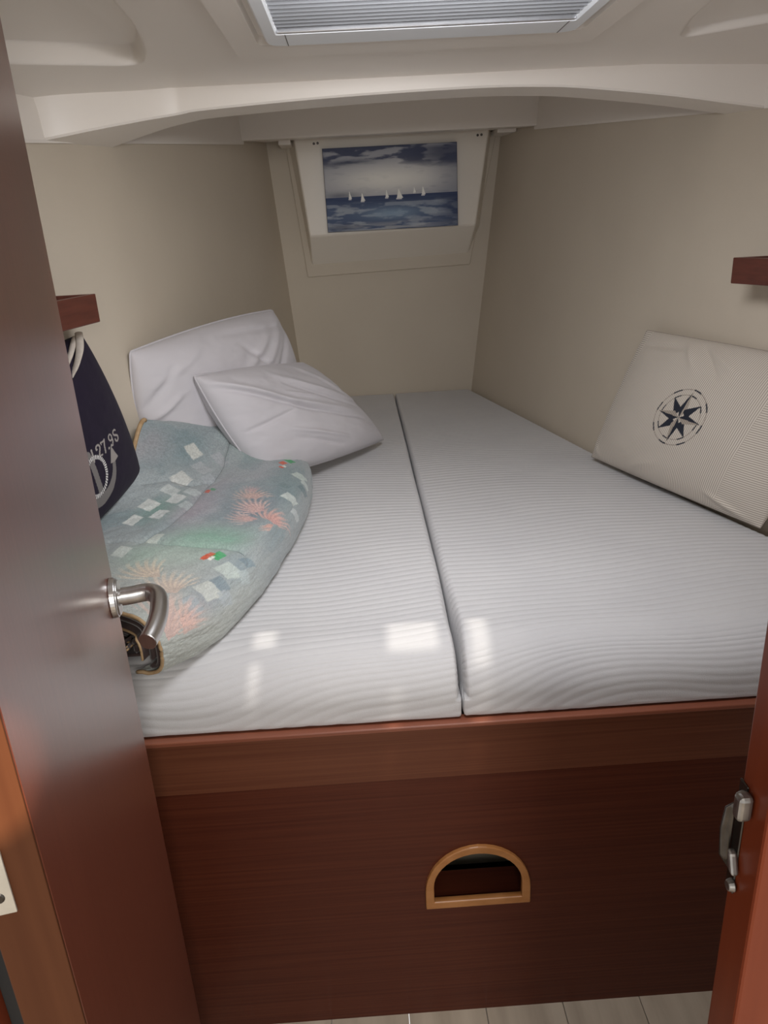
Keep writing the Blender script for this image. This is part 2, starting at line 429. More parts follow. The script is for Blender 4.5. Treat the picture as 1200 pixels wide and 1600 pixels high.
# hatch with blind (half drawn: the near part of the hatch, above the viewer, is open)
HA = empty('window_1', (.13, 1.12, 1.80)); tag(HA, 'white framed deckhead hatch in the ceiling with a grey pleated blind', 'hatch', 'structure')
ringmesh([rrect(-.113, .373, .86, 1.376, .024, ZC+.01), rrect(-.113, .373, .86, 1.376, .024, 1.798), rrect(-.110, .370, .863, 1.373, .022, 1.795),
          rrect(-.094, .354, .885, 1.300, .004, 1.795), rrect(-.091, .351, .888, 1.297, .004, 1.799), rrect(-.091, .351, .888, 1.297, .004, ZC+.03)], 'hatch_frame', m_frame, HA)
# pleats
npl = 11; vs = []; fs = []
for i in range(2*npl+1):
    y = 1.075+(1.292-1.075)*i/(2*npl); z = 1.800+(.010 if i % 2 else 0)
    vs += [(-.092, y, z), (.352, y, z)]
for i in range(2*npl): fs.append((2*i, 2*i+1, 2*i+3, 2*i+2))
bl = pymesh('pleated_blind', vs, fs, m_blind, HA); md = bl.modifiers.new('s', 'SOLIDIFY'); md.thickness = .0008
bm_obj('blind_rail', box_bm(-.091, .351, 1.289, 1.297, 1.7955, 1.806, .001), m_rail, HA)
bm_obj('blind_rail', box_bm(-.091, .351, 1.062, 1.075, 1.796, 1.808, .001), m_rail, HA)
# thin joint lines across the two front corners of the frame
for x in (-.080, .344):
    bm_obj('frame_joint', box_bm(x-.0006, x+.0006, 1.300, 1.374, 1.7946, 1.7962), m_steel_d, HA)

# deck above: unseen lid added to shape sun patches through its gaps
def holed(x0, x1, y0, y1, holes, z, t):
    xs = sorted({x0, x1, *[h[0] for h in holes], *[h[1] for h in holes]}); ys = sorted({y0, y1, *[h[2] for h in holes], *[h[3] for h in holes]})
    bm = bmesh.new()
    for i in range(len(xs)-1):
        for j in range(len(ys)-1):
            cx = (xs[i]+xs[i+1])/2; cy = (ys[j]+ys[j+1])/2
            if any(h[0] < cx < h[1] and h[2] < cy < h[3] for h in holes): continue
            box_bm(xs[i], xs[i+1], ys[j], ys[j+1], z, z+t, 0, 1, bm)
    return bm
zd = 1.97; k = (zd-.845)/.955; ox = .13*k; oy = -.15*k
def hole(x0, x1, y0, y1): return (x0+ox, x1+ox, y0+oy, y1+oy)
kj = (zd-1.2)/.955
HO = [hole(-.218, -.178, 1.16, 1.275), hole(-.218, -.200, 1.075, 1.13), hole(.020, .110, 1.135, 1.272), hole(.026, .050, 1.0, 1.085),
      hole(.166, .200, 1.10, 1.285), hole(.176, .206, 1.030, 1.085),
      (-.262+.13*kj, -.236+.13*kj, .388-.15*kj, .400-.15*kj), ]
dk = bm_obj('sun_mask', holed(-1.5, 1.6, -.35, 3.5, HO, zd, .012), m_sun_mask)
tag(dk, 'grey deck added over the cabin, unseen, its gaps shaping the sun patches', 'sun_mask', 'structure')

# ------------------------------------------------------------------ moulded box with the painting
TB = empty('trim_2', (.165, 3.15, 1.55)); tag(TB, 'moulded cream box on the end wall carrying the seascape painting', 'trim', 'structure')
ft = [(-.190, 3.08, 1.835), (.530, 3.08, 1.835), (.478, 3.08, 1.502), (-.160, 3.08, 1.490)]
def lerp(a, b, t): return tuple(a[i]+(b[i]-a[i])*t for i in range(3))
bk = [(-.222, 3.2, 1.835), (.560, 3.2, 1.835), (.505, 3.2, 1.47), (-.185, 3.2, 1.46)]
low = [(.455, 3.192, 1.395), (-.160, 3.192, 1.380)]
bm = bmesh.new()
V = {k_: bm.verts.new(p_) for k_, p_ in dict(a=ft[0], b=ft[1], c=ft[2], d=ft[3], A=bk[0], B=bk[1], C=(.512, 3.2, 1.500), D=(-.178, 3.2, 1.488), E=(.462, 3.2, 1.388), F=(-.165, 3.2, 1.374)).items()}
for f_ in ('abcd', 'aADd', 'bcCB', 'dcEF', 'cCE', 'dFD'): bm.faces.new([V[q] for q in f_])
bmesh.ops.recalc_face_normals(bm, faces=bm.faces)
es = [e for e in bm.edges if len(e.link_faces) == 2]
bmesh.ops.bevel(bm, geom=es, offset=.006, segments=3, affect='EDGES', profile=.5)
bm_obj('box_face', bm, m_trimw, TB)
fl_o = [(-.232, 3.190, 1.84), (.580, 3.190, 1.84), (.470, 3.190, 1.352), (-.186, 3.190, 1.336)]
bm_obj('flange', prism_bm(fl_o, [(x, 3.205, z) for x, _, z in fl_o], .003), m_wall, TB)
# little ledge under the beam with screw caps
bm_obj('ledge', box_bm(-.245, -.20, 3.05, 3.2, 1.808, 1.826, .003), m_liner, TB)
bm_obj('ledge', box_bm(.555, .625, 3.05, 3.2, 1.812, 1.830, .003), m_liner, TB)
for x in (-.117, .487):
    bm_obj('screw_cap', cyl_bm((x, 3.078, 1.810), (x, 3.0815, 1.810), .0045, n=14), m_steel_d, TB)
    bm_obj('screw_cap', cyl_bm((x+.014, 3.078, 1.811), (x+.014, 3.0815, 1.811), .0045, n=14), m_steel_d, TB)

# painting: canvas, picture painted into its colour attribute
nx, ny = 420, 250
PX0, PX1, PZ0, PZ1, PY = -.0880, .4070, 1.5025, 1.790, 3.058
u, v = np.meshgrid(np.linspace(0, 1, nx), np.linspace(0, 1, ny))
def mixc(a, b, t): return a*(1-t[..., None])+np.array(b)*t[..., None]
C = np.ones((ny, nx, 3))*np.array(s2l((150, 152, 160)))
n1 = fbm(u*6+3, v*14+2, 5); n2 = fbm(u*11+40, v*30+9, 4); n3 = fbm(u*4+9, v*7, 4)
hz = .415
d2 = ((u-.50)/.36)**2+((v-.63)/.17)**2
C = mixc(C, s2l((205, 204, 202)), np.exp(-d2*.9)*(.8+.3*n2))
C = mixc(C, s2l((110, 116, 134)), sstep(.55, .8, n2)*.3*(v > hz))
C = mixc(C, s2l((52, 60, 88)), sstep(.74, .86, v+.12*(n1-.5)+.05*(u-.5))*sstep(.40, .56, n1)*.9)
C = mixc(C, s2l((40, 48, 76)), sstep(.55, .9, u)*sstep(.72, .84, v+.1*(n1-.5))*(1-sstep(.94, 1.0, v))*.8)
C = mixc(C, s2l((44, 54, 80)), np.exp(-(((u-.18)/.20)**2+((v-.815-.05*u+.05*(n2-.5))/.035)**2))*.9)
C = mixc(C, s2l((84, 90, 110)), sstep(.75, 1, u)*(v > hz)*.35)
C = mixc(C, s2l((90, 94, 108)), np.exp(-(((u-.12)/.12)**2+((v-.44)/.04)**2))*.8)
sea = np.ones((ny, nx, 3))*np.array(s2l((74, 88, 116)))
w1 = fbm(u*5+2, v*40+5, 4); w2 = fbm(u*9+7, v*22+1, 5)
sea = mixc(sea, s2l((38, 50, 84)), sstep(.26, .42, v)*(.35+.75*w1))
sea = mixc(sea, s2l((150, 158, 168)), sstep(.48, .68, w2)*(1-sstep(.25, .38, v))*.85)
sea = mixc(sea, s2l((150, 158, 170)), sstep(.5, .62, fbm(u*6+20, v*16+3, 5))*(v < .33)*.6)
sea = mixc(sea, s2l((128, 150, 172)), np.exp(-(((u-.5)/.2)**2+((v-.2)/.07)**2))*.8)
sea = mixc(sea, s2l((44, 54, 84)), sstep(.8, 1, u+.15*(w1-.5))*.7)
sea = mixc(sea, s2l((60, 66, 86)), np.exp(-(((u-.12)/.14)**2+((v-.05)/.04)**2))*.8)
sea = mixc(sea, s2l((165, 166, 168)), (1-sstep(.02, .14, v))*sstep(.3, .5, w1)*.7*np.exp(-((u-.5)/.35)**2))
C = np.where((v < hz)[..., None], sea, C)
asp = (PX1-PX0)/(PZ1-PZ0)
for (bx, by, h, w_) in ((.183, .395, .085, .012), (.277, .365, .090, .016), (.462, .392, .082, .013), (.555, .375, .105, .024), (.672, .435, .055, .010), (.738, .405, .092, .014)):
    t_ = (v-by)/h; ln = bx-w_*.4+(t_*.25*w_)
    msk = (t_ > 0) & (t_ < 1) & (u > ln-.3*w_*(1-t_)) & (u < ln+.25*w_+w_*1.5*(1-t_)**1.2)
    C[msk] = s2l((226, 224, 218))
    msk = (abs(u-bx) < w_*.9) & (abs(v-by+.008) < .008)
    C[msk] = s2l((200, 200, 200))
edge = np.minimum(np.minimum(u, 1-u)*asp, np.minimum(v, 1-v))
C = mixc(C, s2l((40, 44, 60)), (1-sstep(.0, .012, edge))*.7)
C = mixc(C, s2l((226, 224, 216)), .7*np.exp(-(((u-.48)/.34)**2+((v-.60)/.13)**2))*(v > hz)*(C.mean(-1) < .7))
C = np.clip(C*1.35, 0, 1)
V_ = np.stack([PX0+u*(PX1-PX0), np.full_like(u, PY)+.0004*n2, PZ0+v*(PZ1-PZ0)], -1)
PA = empty('painting', (.16, 3.08, 1.503)); tag(PA, 'small canvas seascape of white sailboats under dark blue clouds on the end wall', 'painting')
npmesh('canvas', V_, grid_faces(ny, nx), m_paint, PA, C)
m_cv = noisy('canvas_edge', (.05, .06, .09), (.09, .10, .14), (20, 20, 20), .8)
bm_obj('stretcher', box_bm(PX0, PX1, PY+.0008, 3.0795, PZ0, PZ1, .001, 1), m_cv, PA)

# ------------------------------------------------------------------ berth base
YP = 1.086
BE = empty('berth_base', (.15, YP, 0)); tag(BE, 'mahogany berth base with an arched vent opening under the two mattresses', 'berth')
# front panel with the D-shaped opening
vx0, vx1, vz0, vz1 = .0635, .2645, .2935, .440
def dshape(m_, n=20):
    x0, x1, z0, z1 = vx0+m_, vx1-m_, vz0+m_, vz1-m_
    cx = (x0+x1)/2; a = (x1-x0)/2; zs = z0+.040 if m_ < .004 else z0+.036
    pts = [(x0, z0), (x1, z0)]
    for k_ in range(n+1):
        t_ = math.pi*k_/n; pts.append((cx+a*math.cos(t_), zs+(z1-zs)*math.sin(t_)))
    return pts
hole_ = dshape(.010)
def panel_with_hole(x0, x1, z0, z1, y0, y1, hole):
    bm = bmesh.new(); loops = []
    for y in (y0, y1):
        o_ = [bm.verts.new((x, y, z)) for x, z in ((x0, z0), (x1, z0), (x1, z1), (x0, z1))]
        h_ = [bm.verts.new((x, y, z)) for x, z in hole]
        es = [bm.edges.new((o_[i], o_[(i+1) % 4])) for i in range(4)]+[bm.edges.new((h_[i], h_[(i+1) % len(h_)])) for i in range(len(h_))]
        bmesh.ops.triangle_fill(bm, use_beauty=True, use_dissolve=False, edges=es); loops.append((o_, h_))
    for k_ in (0, 1):
        A_, B_ = loops[0][k_], loops[1][k_]; n_ = len(A_)
        for i in range(n_): bm.faces.new((A_[i], A_[(i+1) % n_], B_[(i+1) % n_], B_[i]))
    return bm
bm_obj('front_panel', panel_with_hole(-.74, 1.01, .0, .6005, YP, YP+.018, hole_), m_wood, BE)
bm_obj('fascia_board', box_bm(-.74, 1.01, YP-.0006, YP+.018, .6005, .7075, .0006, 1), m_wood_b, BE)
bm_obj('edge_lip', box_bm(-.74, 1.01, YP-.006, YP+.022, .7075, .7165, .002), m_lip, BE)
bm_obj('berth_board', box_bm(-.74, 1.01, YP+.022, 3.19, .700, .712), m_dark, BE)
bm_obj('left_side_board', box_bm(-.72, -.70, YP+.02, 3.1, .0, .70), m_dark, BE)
# vent ring, proud of the panel
def flat_ring(outer, inner, y0, y1, bev):
    bm = bmesh.new()
    L4 = []
    for (pts, y) in ((outer, y1), (outer, y0), (inner, y0), (inner, y1)):
        L4.append([bm.verts.new((x, y, z)) for x, z in pts])
    n_ = len(outer)
    for a_ in range(4):
        A_, B_ = L4[a_], L4[(a_+1) % 4]
        for i in range(n_): bm.faces.new((A_[i], A_[(i+1) % n_], B_[(i+1) % n_], B_[i]))
    bmesh.ops.recalc_face_normals(bm, faces=bm.faces)
    bevel_bm(bm, bev, 2)
    return bm
bm_obj('vent_ring', flat_ring(dshape(0), dshape(.0165), YP-.008, YP+.006, .002), m_ring, BE)
# locker interior seen through the opening
bm_obj('locker_sill', box_bm(.02, .31, YP+.018, YP+.075, .268, .302, .001), m_wood, BE)
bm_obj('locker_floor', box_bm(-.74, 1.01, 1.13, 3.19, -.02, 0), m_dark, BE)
bm_obj('locker_liner', box_bm(-.1, .45, YP+.16, YP+.175, .226, .62), m_pale, BE)

# ------------------------------------------------------------------ mattresses
def ripple(x, s):
    """quilted swirl lines: height 0..-1 grooves"""
    k_ = np.exp(-((s-1.0)/.22)**2)
    ph = s/.0205-1.2*np.exp(-((s-.98)/.10)**2)
    ph = ph+1.1*np.sin(x*4.6+s*2.1+.6)+.55*np.sin(x*9+s*5+2)+.9*np.sin(x*3.1-s*3.3)+2.4*k_*np.sin(x*6.2+.9+s*3)+.7*k_*np.sin(x*15+s*6)
    ph = ph+.35*vnoise(x*9+50, s*9+50)
    f = ph-np.floor(ph)
    g = np.abs(f-.5)*2            # 1 at the groove
    return g
def mattress(name, x_left, x_right, y0, y1, z0, z1, label, seed, rxl, rxr):
    """rounded slab; x_left / x_right are functions of y"""
    NX = 150
    cy = np.concatenate([np.linspace(0, .102, 50)[:-1], np.arange(.102, (y1-y0)-.05, .0026), np.linspace((y1-y0)-.05, (y1-y0), 16)])
    tx = np.concatenate([np.linspace(0, .06, 14)[:-1], np.linspace(.06, .94, NX-26), np.linspace(.94, 1, 14)[1:]])
    W = .8; D_ = y1-y0; Hh = z1-z0
    def place(X, Yc, Zc):
        # X in [0,W], Yc in [0,D], Zc in [0,Hh] on the cube surface -> rounded
        rb = .012
        rx = np.where(X < W/2, rxl, rxr); ry = np.where(Yc < D_/2, .100, .016); rz = np.where(Yc < D_/2, .062, .022)
        wz = sstep(0, .35, Yc); rz = .088*(1-wz)+.026*wz
        up_ = Zc > Hh*.30
        rx = np.where(up_, rx*(.55+.45*sstep(0, .20, Yc)), np.minimum(rx, .005)); ry = np.where(up_, ry, .010); rz = np.where(up_, rz, rb)
        ix = np.clip(X, rx, W-rx); iy = np.clip(Yc, ry, D_-ry); iz = np.where(up_, np.minimum(Zc, Hh-rz), np.maximum(Zc, rb))
        d = np.stack([(X-ix)/rx, (Yc-iy)/ry, (Zc-iz)/rz], -1); ln = np.linalg.norm(d, axis=-1, keepdims=True)+1e-9
        nrm = d/ln
        P_ = np.stack([ix, iy, iz], -1)+nrm*np.stack([rx, ry, rz], -1)
        s = (Yc+y0)-(Hh-Zc)*(Yc < 1e-6)
        xx = x_left(P_[..., 1]+y0)+(P_[..., 0]/W)*(x_right(P_[..., 1]+y0)-x_left(P_[..., 1]+y0))
        g = ripple(xx+seed, s)
        f_ = 1-g
        groove = (.0017-.0009*np.exp(-((s-.98)/.12)**2))*(np.sin(np.pi*.5*np.clip(f_*1.15, 0, 1))**.75-1)
        soft = .0025*(fbm(xx*4+seed, s*4, 3)-.5)
        fade = 1
        P_ = np.stack([xx, P_[..., 1]+y0, P_[..., 2]+z0], -1)+nrm*(groove+soft)[..., None]*fade
        return P_
    XX, YY = np.meshgrid(tx*W, cy)
    V = [place(XX, YY, np.full_like(XX, Hh))]; F = [grid_faces(*XX.shape)]; off = XX.size
    zc = np.linspace(0, Hh, 46)
    XX, ZZ = np.meshgrid(tx*W, zc); A = place(XX, np.zeros_like(XX), ZZ); V.append(A); F.append(grid_faces(*XX.shape, off)); off += XX.size
    XX, ZZ = np.meshgrid(tx*W, zc[::3]); A = place(XX, np.full_like(XX, D_), ZZ); V.append(A); F.append(grid_faces(*XX.shape, off)[:, ::-1]); off += XX.size
    YY, ZZ = np.meshgrid(cy[::2] if len(cy) % 2 else np.append(cy[::2], cy[-1]), zc[::3]); 
    A = place(np.zeros_like(YY), YY, ZZ); V.append(A); F.append(grid_faces(*YY.shape, off)[:, ::-1]); off += YY.size
    A = place(np.full_like(YY, W), YY, ZZ); V.append(A); F.append(grid_faces(*YY.shape, off)); off += YY.size
    V = np.concatenate([a.reshape(-1, 3) for a in V]); F = np.concatenate(F)
    o = npmesh(name, V, F, m_matt, None, weld=.00003)
    return tag(o, label, 'mattress', group=None)
mattress('mattress', lambda y: xl(y, .78)+.012, lambda y: .1405+0*y, 1.093, 3.193, .7168, .846,
         'white quilted mattress on the left half, under the pillows and floral quilt', 0, .012, .019)
mattress('mattress', lambda y: .1432+0*y, lambda y: xr(y, .78)-.010, 1.093, 3.193, .7168, .846,
         'white quilted mattress on the right half beside the compass cushion', 3.7, .019, .012)

# ------------------------------------------------------------------ pillows
def pillow(name, c, T, mat, n=(160, 110), folds=(), col=None, uvsize=None, sag=.03, pw=2.4, noise=.004, parent=None, back=1.0, nscale=4, ends=.45):
    """c = corners (u0v0, u1v0, u1v1, u0v1) in the seam plane, front side along normal"""
    c = [np.array(q, float) for q in c]
    nx, ny = n
    u, v = np.meshgrid(np.linspace(0, 1, nx), np.linspace(0, 1, ny))
    # seams bow inwards between the corners
    su = 4*u*(1-u); sv = 4*v*(1-v)
    uu = u+(.5-u)*sag*sv*2*np.abs(2*u-1)**1.5; vv = v+(.5-v)*sag*su*2*np.abs(2*v-1)**1.5
    P = (c[0]*((1-uu)*(1-vv))[..., None]+c[1]*(uu*(1-vv))[..., None]+c[2]*(uu*vv)[..., None]+c[3]*((1-uu)*vv)[..., None])
    nr = np.cross(c[1]-c[0], c[3]-c[0]); nr /= np.linalg.norm(nr)
    a = np.clip(1-np.abs(2*u-1)**pw, 0, 1)**ends*np.clip(1-np.abs(2*v-1)**pw, 0, 1)**ends
    h = T*.5*a
    wr = noise*(fbm(u*nscale+T*90, v*nscale+5, 4)-.5)*2*np.minimum(a*2, 1)
    for (u0, v0, u1, v1, w_, hh) in folds:
        d, t_ = segd(u, v, u0, v0, u1, v1)
        wr = wr+1.35*hh*np.exp(-(d/w_)**2)*np.sin(np.pi*np.clip(t_*.9+.05, 0, 1))**.6*np.minimum(a*3, 1)
    Vf = P+nr*(h+wr)[..., None]
    Vb = P-nr*(h*back+wr*.5)[..., None]
    V = np.concatenate([Vf.reshape(-1, 3), Vb.reshape(-1, 3)])
    F = np.concatenate([grid_faces(ny, nx), grid_faces(ny, nx, nx*ny)[:, ::-1]])
    C = None if col is None else np.concatenate([col(u, v).reshape(-1, 3)]*2)
    UV = None
    if uvsize: UV = np.concatenate([np.stack([u*uvsize[0], v*uvsize[1]], -1).reshape(-1, 2)]*2)
    o = npmesh(name, V, F, mat, parent, C, UV, weld=.00002)
    # seam polyline
    rim = np.concatenate([P[0, :], P[1:, -1], P[-1, -2::-1], P[-2:0:-1, 0]])
    return o, rim, P

def piping(rim, r, mat, parent, step=3, name='piping'):
    pts = rim[::step]; pts = np.vstack([pts, pts[:2]])
    o = tube(name, pts, r, mat, None, n=6, cap=False); o.parent = parent; return o

# corners of each pillow from lower-left going round (front normal faces the viewer)
p1 = [(-.512, 1.785, 1.000), (-.180, 2.33, .965), (-.245, 2.285, 1.306), (-.522, 1.765, 1.282)]
o, rim, _ = pillow('pillow', p1, .15, m_pillow, sag=-.035, back=.35, noise=.006, pw=3.2, ends=.5,
    folds=[(.62, .55, .97, .98, .03, .006), (.70, .45, .97, .85, .025, -.006), (.50, .60, .80, .88, .03, .006), (.05, .7, .35, .95, .03, .004), (.45, .93, .95, .88, .02, -.004), (.0, .5, .14, .82, .02, -.006), (.0, .4, .14, .60, .02, .006), (.55, .85, .75, .55, .02, -.005)])
tag(o, 'plump white bed pillow leaning on the left wall behind the other white pillow', 'pillow')
piping(rim, .0024, m_pillow, o)
p2 = [(-.270, 1.890, .920), (.062, 2.37, .872), (-.167, 2.29, 1.146), (-.399, 1.830, 1.206)]
o, rim, _ = pillow('pillow', p2, .16, m_pillow, sag=-.03, noise=.008, pw=3.2, ends=.5,
    folds=[(.02, .93, .40, .62, .03, .009), (.05, .86, .5, .50, .025, -.007), (.35, .66, .80, .42, .03, .008), (.38, .58, .85, .30, .018, -.006), (.45, .88, .92, .52, .025, .006), (.45, .80, .88, .45, .018, -.006),
           (.25, .38, .60, .18, .02, .006), (.25, .30, .55, .12, .02, -.005), (.72, .95, .96, .5, .03, .005), (.05, .45, .35, .55, .02, -.005), (.40, .72, .62, .62, .012, .005)])
tag(o, 'white bed pillow slumped in front, its corner on the bare mattress', 'pillow')
piping(rim, .0024, m_pillow, o)

# ---- striped cushion with the compass rose
cb = np.array([.658, 2.085, .862]); cc = np.array([.852, 1.495, .864]); ca = np.array([.762, 2.0, 1.228]); cd = ca+(cc-cb)+np.array([.01, .0, -.01])
CUSH = dict(W=.58, H=.385, cx=.281, cy=.196, R=.073)
def compass(u, v):
    W, Hh = CUSH['W'], CUSH['H']
    x = u*W-CUSH['cx']; y = v*Hh-CUSH['cy']
    C = np.ones(u.shape+(3,))
    ink = np.array([.030, .040, .075])
    rr = np.hypot(x, y)/CUSH['R']; th = np.arctan2(y, x)+.05
    gr = np.array([.55, .52, .50])
    m1 = (np.abs(rr-1) < .014) | (np.abs(rr-.80) < .012); C[m1] = gr
    dash = (np.cos(8*th) > .15)
    m2 = ((np.abs(rr-1) < .024) | (np.abs(rr-.80) < .022)) & (np.cos(8*th+1.2) > .25); C[m2] = ink
    # eight points: each is a kite, dark halves; main four longer with a pale half
    for k_ in range(8):
        a = k_*math.pi/4+math.pi/2-.05
        ca_, sa_ = math.cos(a), math.sin(a)
        px = (x*ca_+y*sa_)/CUSH['R']; py = (-x*sa_+y*ca_)/CUSH['R']
        Lk = .93 if k_ % 2 == 0 else .84
        wd = .17; xs_ = .27
        half = np.where(px < xs_, wd*px/xs_, wd*(Lk-px)/(Lk-xs_))
        ins = (px > 0) & (px < Lk) & (np.abs(py) < half)
        if k_ % 2 == 0:
            C[ins & (py > 0)] = ink; C[ins & (py <= 0)] = (.66, .63, .60)
        else:
            C[ins & (px > .2)] = ink
    return C
o, rim, PC = pillow('cushion', [cb, cc, cd, ca], .115, m_tick, n=(480, 300), back=.4, sag=-.004, noise=.0035, col=compass, uvsize=(CUSH['W'], CUSH['H']), pw=2.2, ends=.5,
    folds=[(.30, .97, .42, .82, .02, .004), (.38, .97, .55, .80, .015, -.004), (.45, .95, .62, .84, .02, .004), (.0, .15, .08, .02, .02, .004), (.3, .05, .45, .18, .03, .003), (.75, .1, .95, .02, .02, .005), (.05, .9, .3, .93, .02, -.004)])
tag(o, 'cream ticking striped cushion with a navy compass rose against the right wall', 'cushion')
m_seam = noisy('cushion_seam', (.34, .29, .25), (.42, .36, .31), (90, 90, 90), .85)
piping(rim, .0013, m_seam, o, 4, 'seam')
# ------------------------------------------------------------------ navy cushion with lettering and anchor
NAV = dict(W=.40, H=.36)
def glyphs():
    """polylines (with half-widths) in em units: 27.98"""
    A = []
    def arcp(cx, cy, rx, ry, a0, a1, n=14): return [(cx+rx*math.cos(math.radians(a0+(a1-a0)*i/n)), cy+ry*math.sin(math.radians(a0+(a1-a0)*i/n))) for i in range(n+1)]
    two = arcp(.30, .74, .22, .24, 170, -40)+[(.30, .30), (.10, .06)]
    A.append((0.0, [(two, .07), ([(.08, .06), (.3, .10), (.55, .05)], .06), ([(.10, .72), (.14, .70)], .09)]))
    A.append((.66, [([(.05, .94), (.30, .90), (.55, .94)], .065), ([(.53, .92), (.38, .55), (.30, .0)], .07), ([(.06, .92), (.08, .78)], .04)]))
    A.append((1.32, [([(.1, .06), (.12, .08)], .08)]))
    A.append((1.62, [(arcp(.30, .70, .20, .25, 0, 340), .055), ([(.50, .72), (.48, .30), (.34, .04), (.16, .06)], .065), ([(.14, .10), (.17, .13)], .08)]))
    A.append((2.30, [(arcp(.30, .74, .20, .21, 30, 250), .065), ([(.16, .58), (.32, .50), (.46, .40)], .075), (arcp(.31, .27, .21, .25, 40, -150), .065), ([(.12, .26), (.14, .2)], .07)]))
    return A
NTX = dict(x=.230, y=.134, em=.024, rot=math.radians(-2), ax=.231, ay=.104, R=.052)
def navy(u, v):
    W, Hh = NAV['W'], NAV['H']; x = u*W; y = v*Hh
    C = np.ones(u.shape+(3,))*np.array([.016, .011, .025])
    C = C*(.9+.25*fbm(x*60, y*60, 3))[..., None]
    silver = np.array([.36, .33, .31]); white = np.array([.78, .76, .74]); grey = np.array([.20, .185, .18])
    em = NTX['em']; cr, sr = math.cos(NTX['rot']), math.sin(NTX['rot'])
    dx = x-NTX['x']; dy = y-NTX['y']; tx = (dx*cr+dy*sr)/em/1.4; ty = (-dx*sr+dy*cr)/em/1.15
    for gx, strokes in glyphs():
        for pts, hw in strokes:
            for a, b_2 in zip(pts[:-1], pts[1:]):
                d, _ = segd(tx-gx, ty, *a, *b_2); C[d < hw] = silver
    # hidden mostly behind the door: two more strokes of the line and the upper row
    for gx in (-.7, -1.4, -2.1):
        d, _ = segd(tx-gx, ty, .25, .02, .3, .95); C[d < .08] = silver
    # anchor: shank, curved arms, fluke and a rope ring
    ax = (x-NTX['ax'])/NTX['R']; ay = (y-NTX['ay'])/NTX['R']
    d, _ = segd(ax, ay, -.55, 1.0, -.30, -.75); C[d < .16] = grey
    rr = np.hypot(ax+.25, ay-.15); an = np.degrees(np.arctan2(ay-.15, ax+.25))
    C[(np.abs(rr-1.25) < (.10+.14*np.clip((-an)/90, 0, 1))) & (an > -150) & (an < 5)] = grey
    C[(np.abs(ax-1.05) < .36) & (ay > -.12+.25*np.abs(ax-1.05)) & (ay < .60-2.0*np.abs(ax-1.05))] = silver*.9   # fluke head
    d, _ = segd(ax, ay, -.35, -.8, -.25, -1.15); C[d < .13] = grey
    # rope ring
    r2 = np.hypot((ax+.40)/.92, ay+.02); a2 = np.arctan2(ay, ax+.40)
    m_ = np.abs(r2-.80) < .085
    st = np.sin(a2*46+r2*9) > -.15
    C[m_ & st] = white; C[m_ & ~st] = (.06, .055, .07)
    return C
nb = np.array([-.498, 1.615, 1.040]); nt_ = np.array([-.553, 1.565, 1.352])
nb2 = np.array([-.606, 1.235, .975]); nt2 = np.array([-.612, 1.20, 1.295])
o, rim, PN = pillow('cushion', [nb2, nb, nt_, nt2], .085, m_navy, n=(330, 300), sag=-.035, noise=.003, col=navy, pw=2.2, ends=.5, back=.35)
tag(o, 'navy blue cushion with silver numerals and a rope-ringed anchor behind the door', 'cushion')
tp = catmull([(-.545, 1.53, 1.357), (-.535, 1.50, 1.348), (-.530, 1.475, 1.330), (-.535, 1.455, 1.305), (-.545, 1.44, 1.285)], 6)
tube('tassel', tp, .0075, m_cord, o, n=8, ry=.003); 
tp = catmull([(-.550, 1.52, 1.350), (-.545, 1.49, 1.342), (-.545, 1.465, 1.325), (-.552, 1.44, 1.302)], 6)
tube('tassel', tp, .006, m_cord, o, n=8, ry=.004)

# ------------------------------------------------------------------ floral quilt
fold_xy = [(-.352, 1.085), (-.280, 1.167), (-.225, 1.315), (-.189, 1.477), (-.155, 1.700), (-.148, 1.914), (-.171, 2.060)]
left = [(-.600, 1.20, .962), (-.592, 1.25, .968), (-.578, 1.33, .975), (-.562, 1.42, .985), (-.545, 1.50, 1.005), (-.522, 1.60, 1.062), (-.498, 1.695, 1.135)]
inw = [(-.055, .035), (-.05, .03), (-.05, .02), (-.05, .01), (-.05, 0), (-.05, -.01), (-.045, -.02)]
mids = {6: [(-.210, 2.045, .942), (-.300, 1.980, 1.004), (-.400, 1.862, 1.076)],
        5: [(-.190, 1.900, .946), (-.290, 1.830, .975), (-.405, 1.720, 1.020)]}
rows = []
for j in range(7):
    fx, fy = fold_xy[j]; zl = left[j]
    if j in mids: c2, c3, c4 = mids[j]
    else:
        c2 = (fx-.036, fy+.020, .948); c3 = tuple(c2[i]+(zl[i]-c2[i])*.36 for i in range(3)); c4 = tuple(c2[i]+(zl[i]-c2[i])*.70 for i in range(3))
        c3 = (c3[0], c3[1], c3[2]+.006); c4 = (c4[0], c4[1], c4[2]+.004)
    ix, iy = inw[j]
    rows.append([(fx+ix, fy+iy*.5, .8475), (fx-.010, fy+.006, .856), (fx, fy, .893), (fx-.008, fy+.004, .925), c2, c3, c4, zl])
rows.append([(p_[0]+.004*(i < 4), p_[1]+.012, .8475+(p_[2]-.8475)*.35) for i, p_ in enumerate(rows[6])])
net = np.array(rows)                                   # 8 x 8 x 3
def spl(A, n):                                        # catmull along axis 0
    Q = np.concatenate([2*A[:1]-A[1:2], A, 2*A[-1:]-A[-2:-1]]); out = []
    m_ = len(A)-1; t = np.linspace(0, m_, n)
    i = np.clip(t.astype(int), 0, m_-1); f = (t-i).reshape((-1,)+(1,)*(A.ndim-1))
    a, b_2, c_, d = Q[i], Q[i+1], Q[i+2], Q[i+3]
    return .5*(2*b_2+(-a+c_)*f+(2*a-5*b_2+4*c_-d)*f**2+(-a+3*b_2-3*c_+d)*f**3)
NU, NV = 520, 430
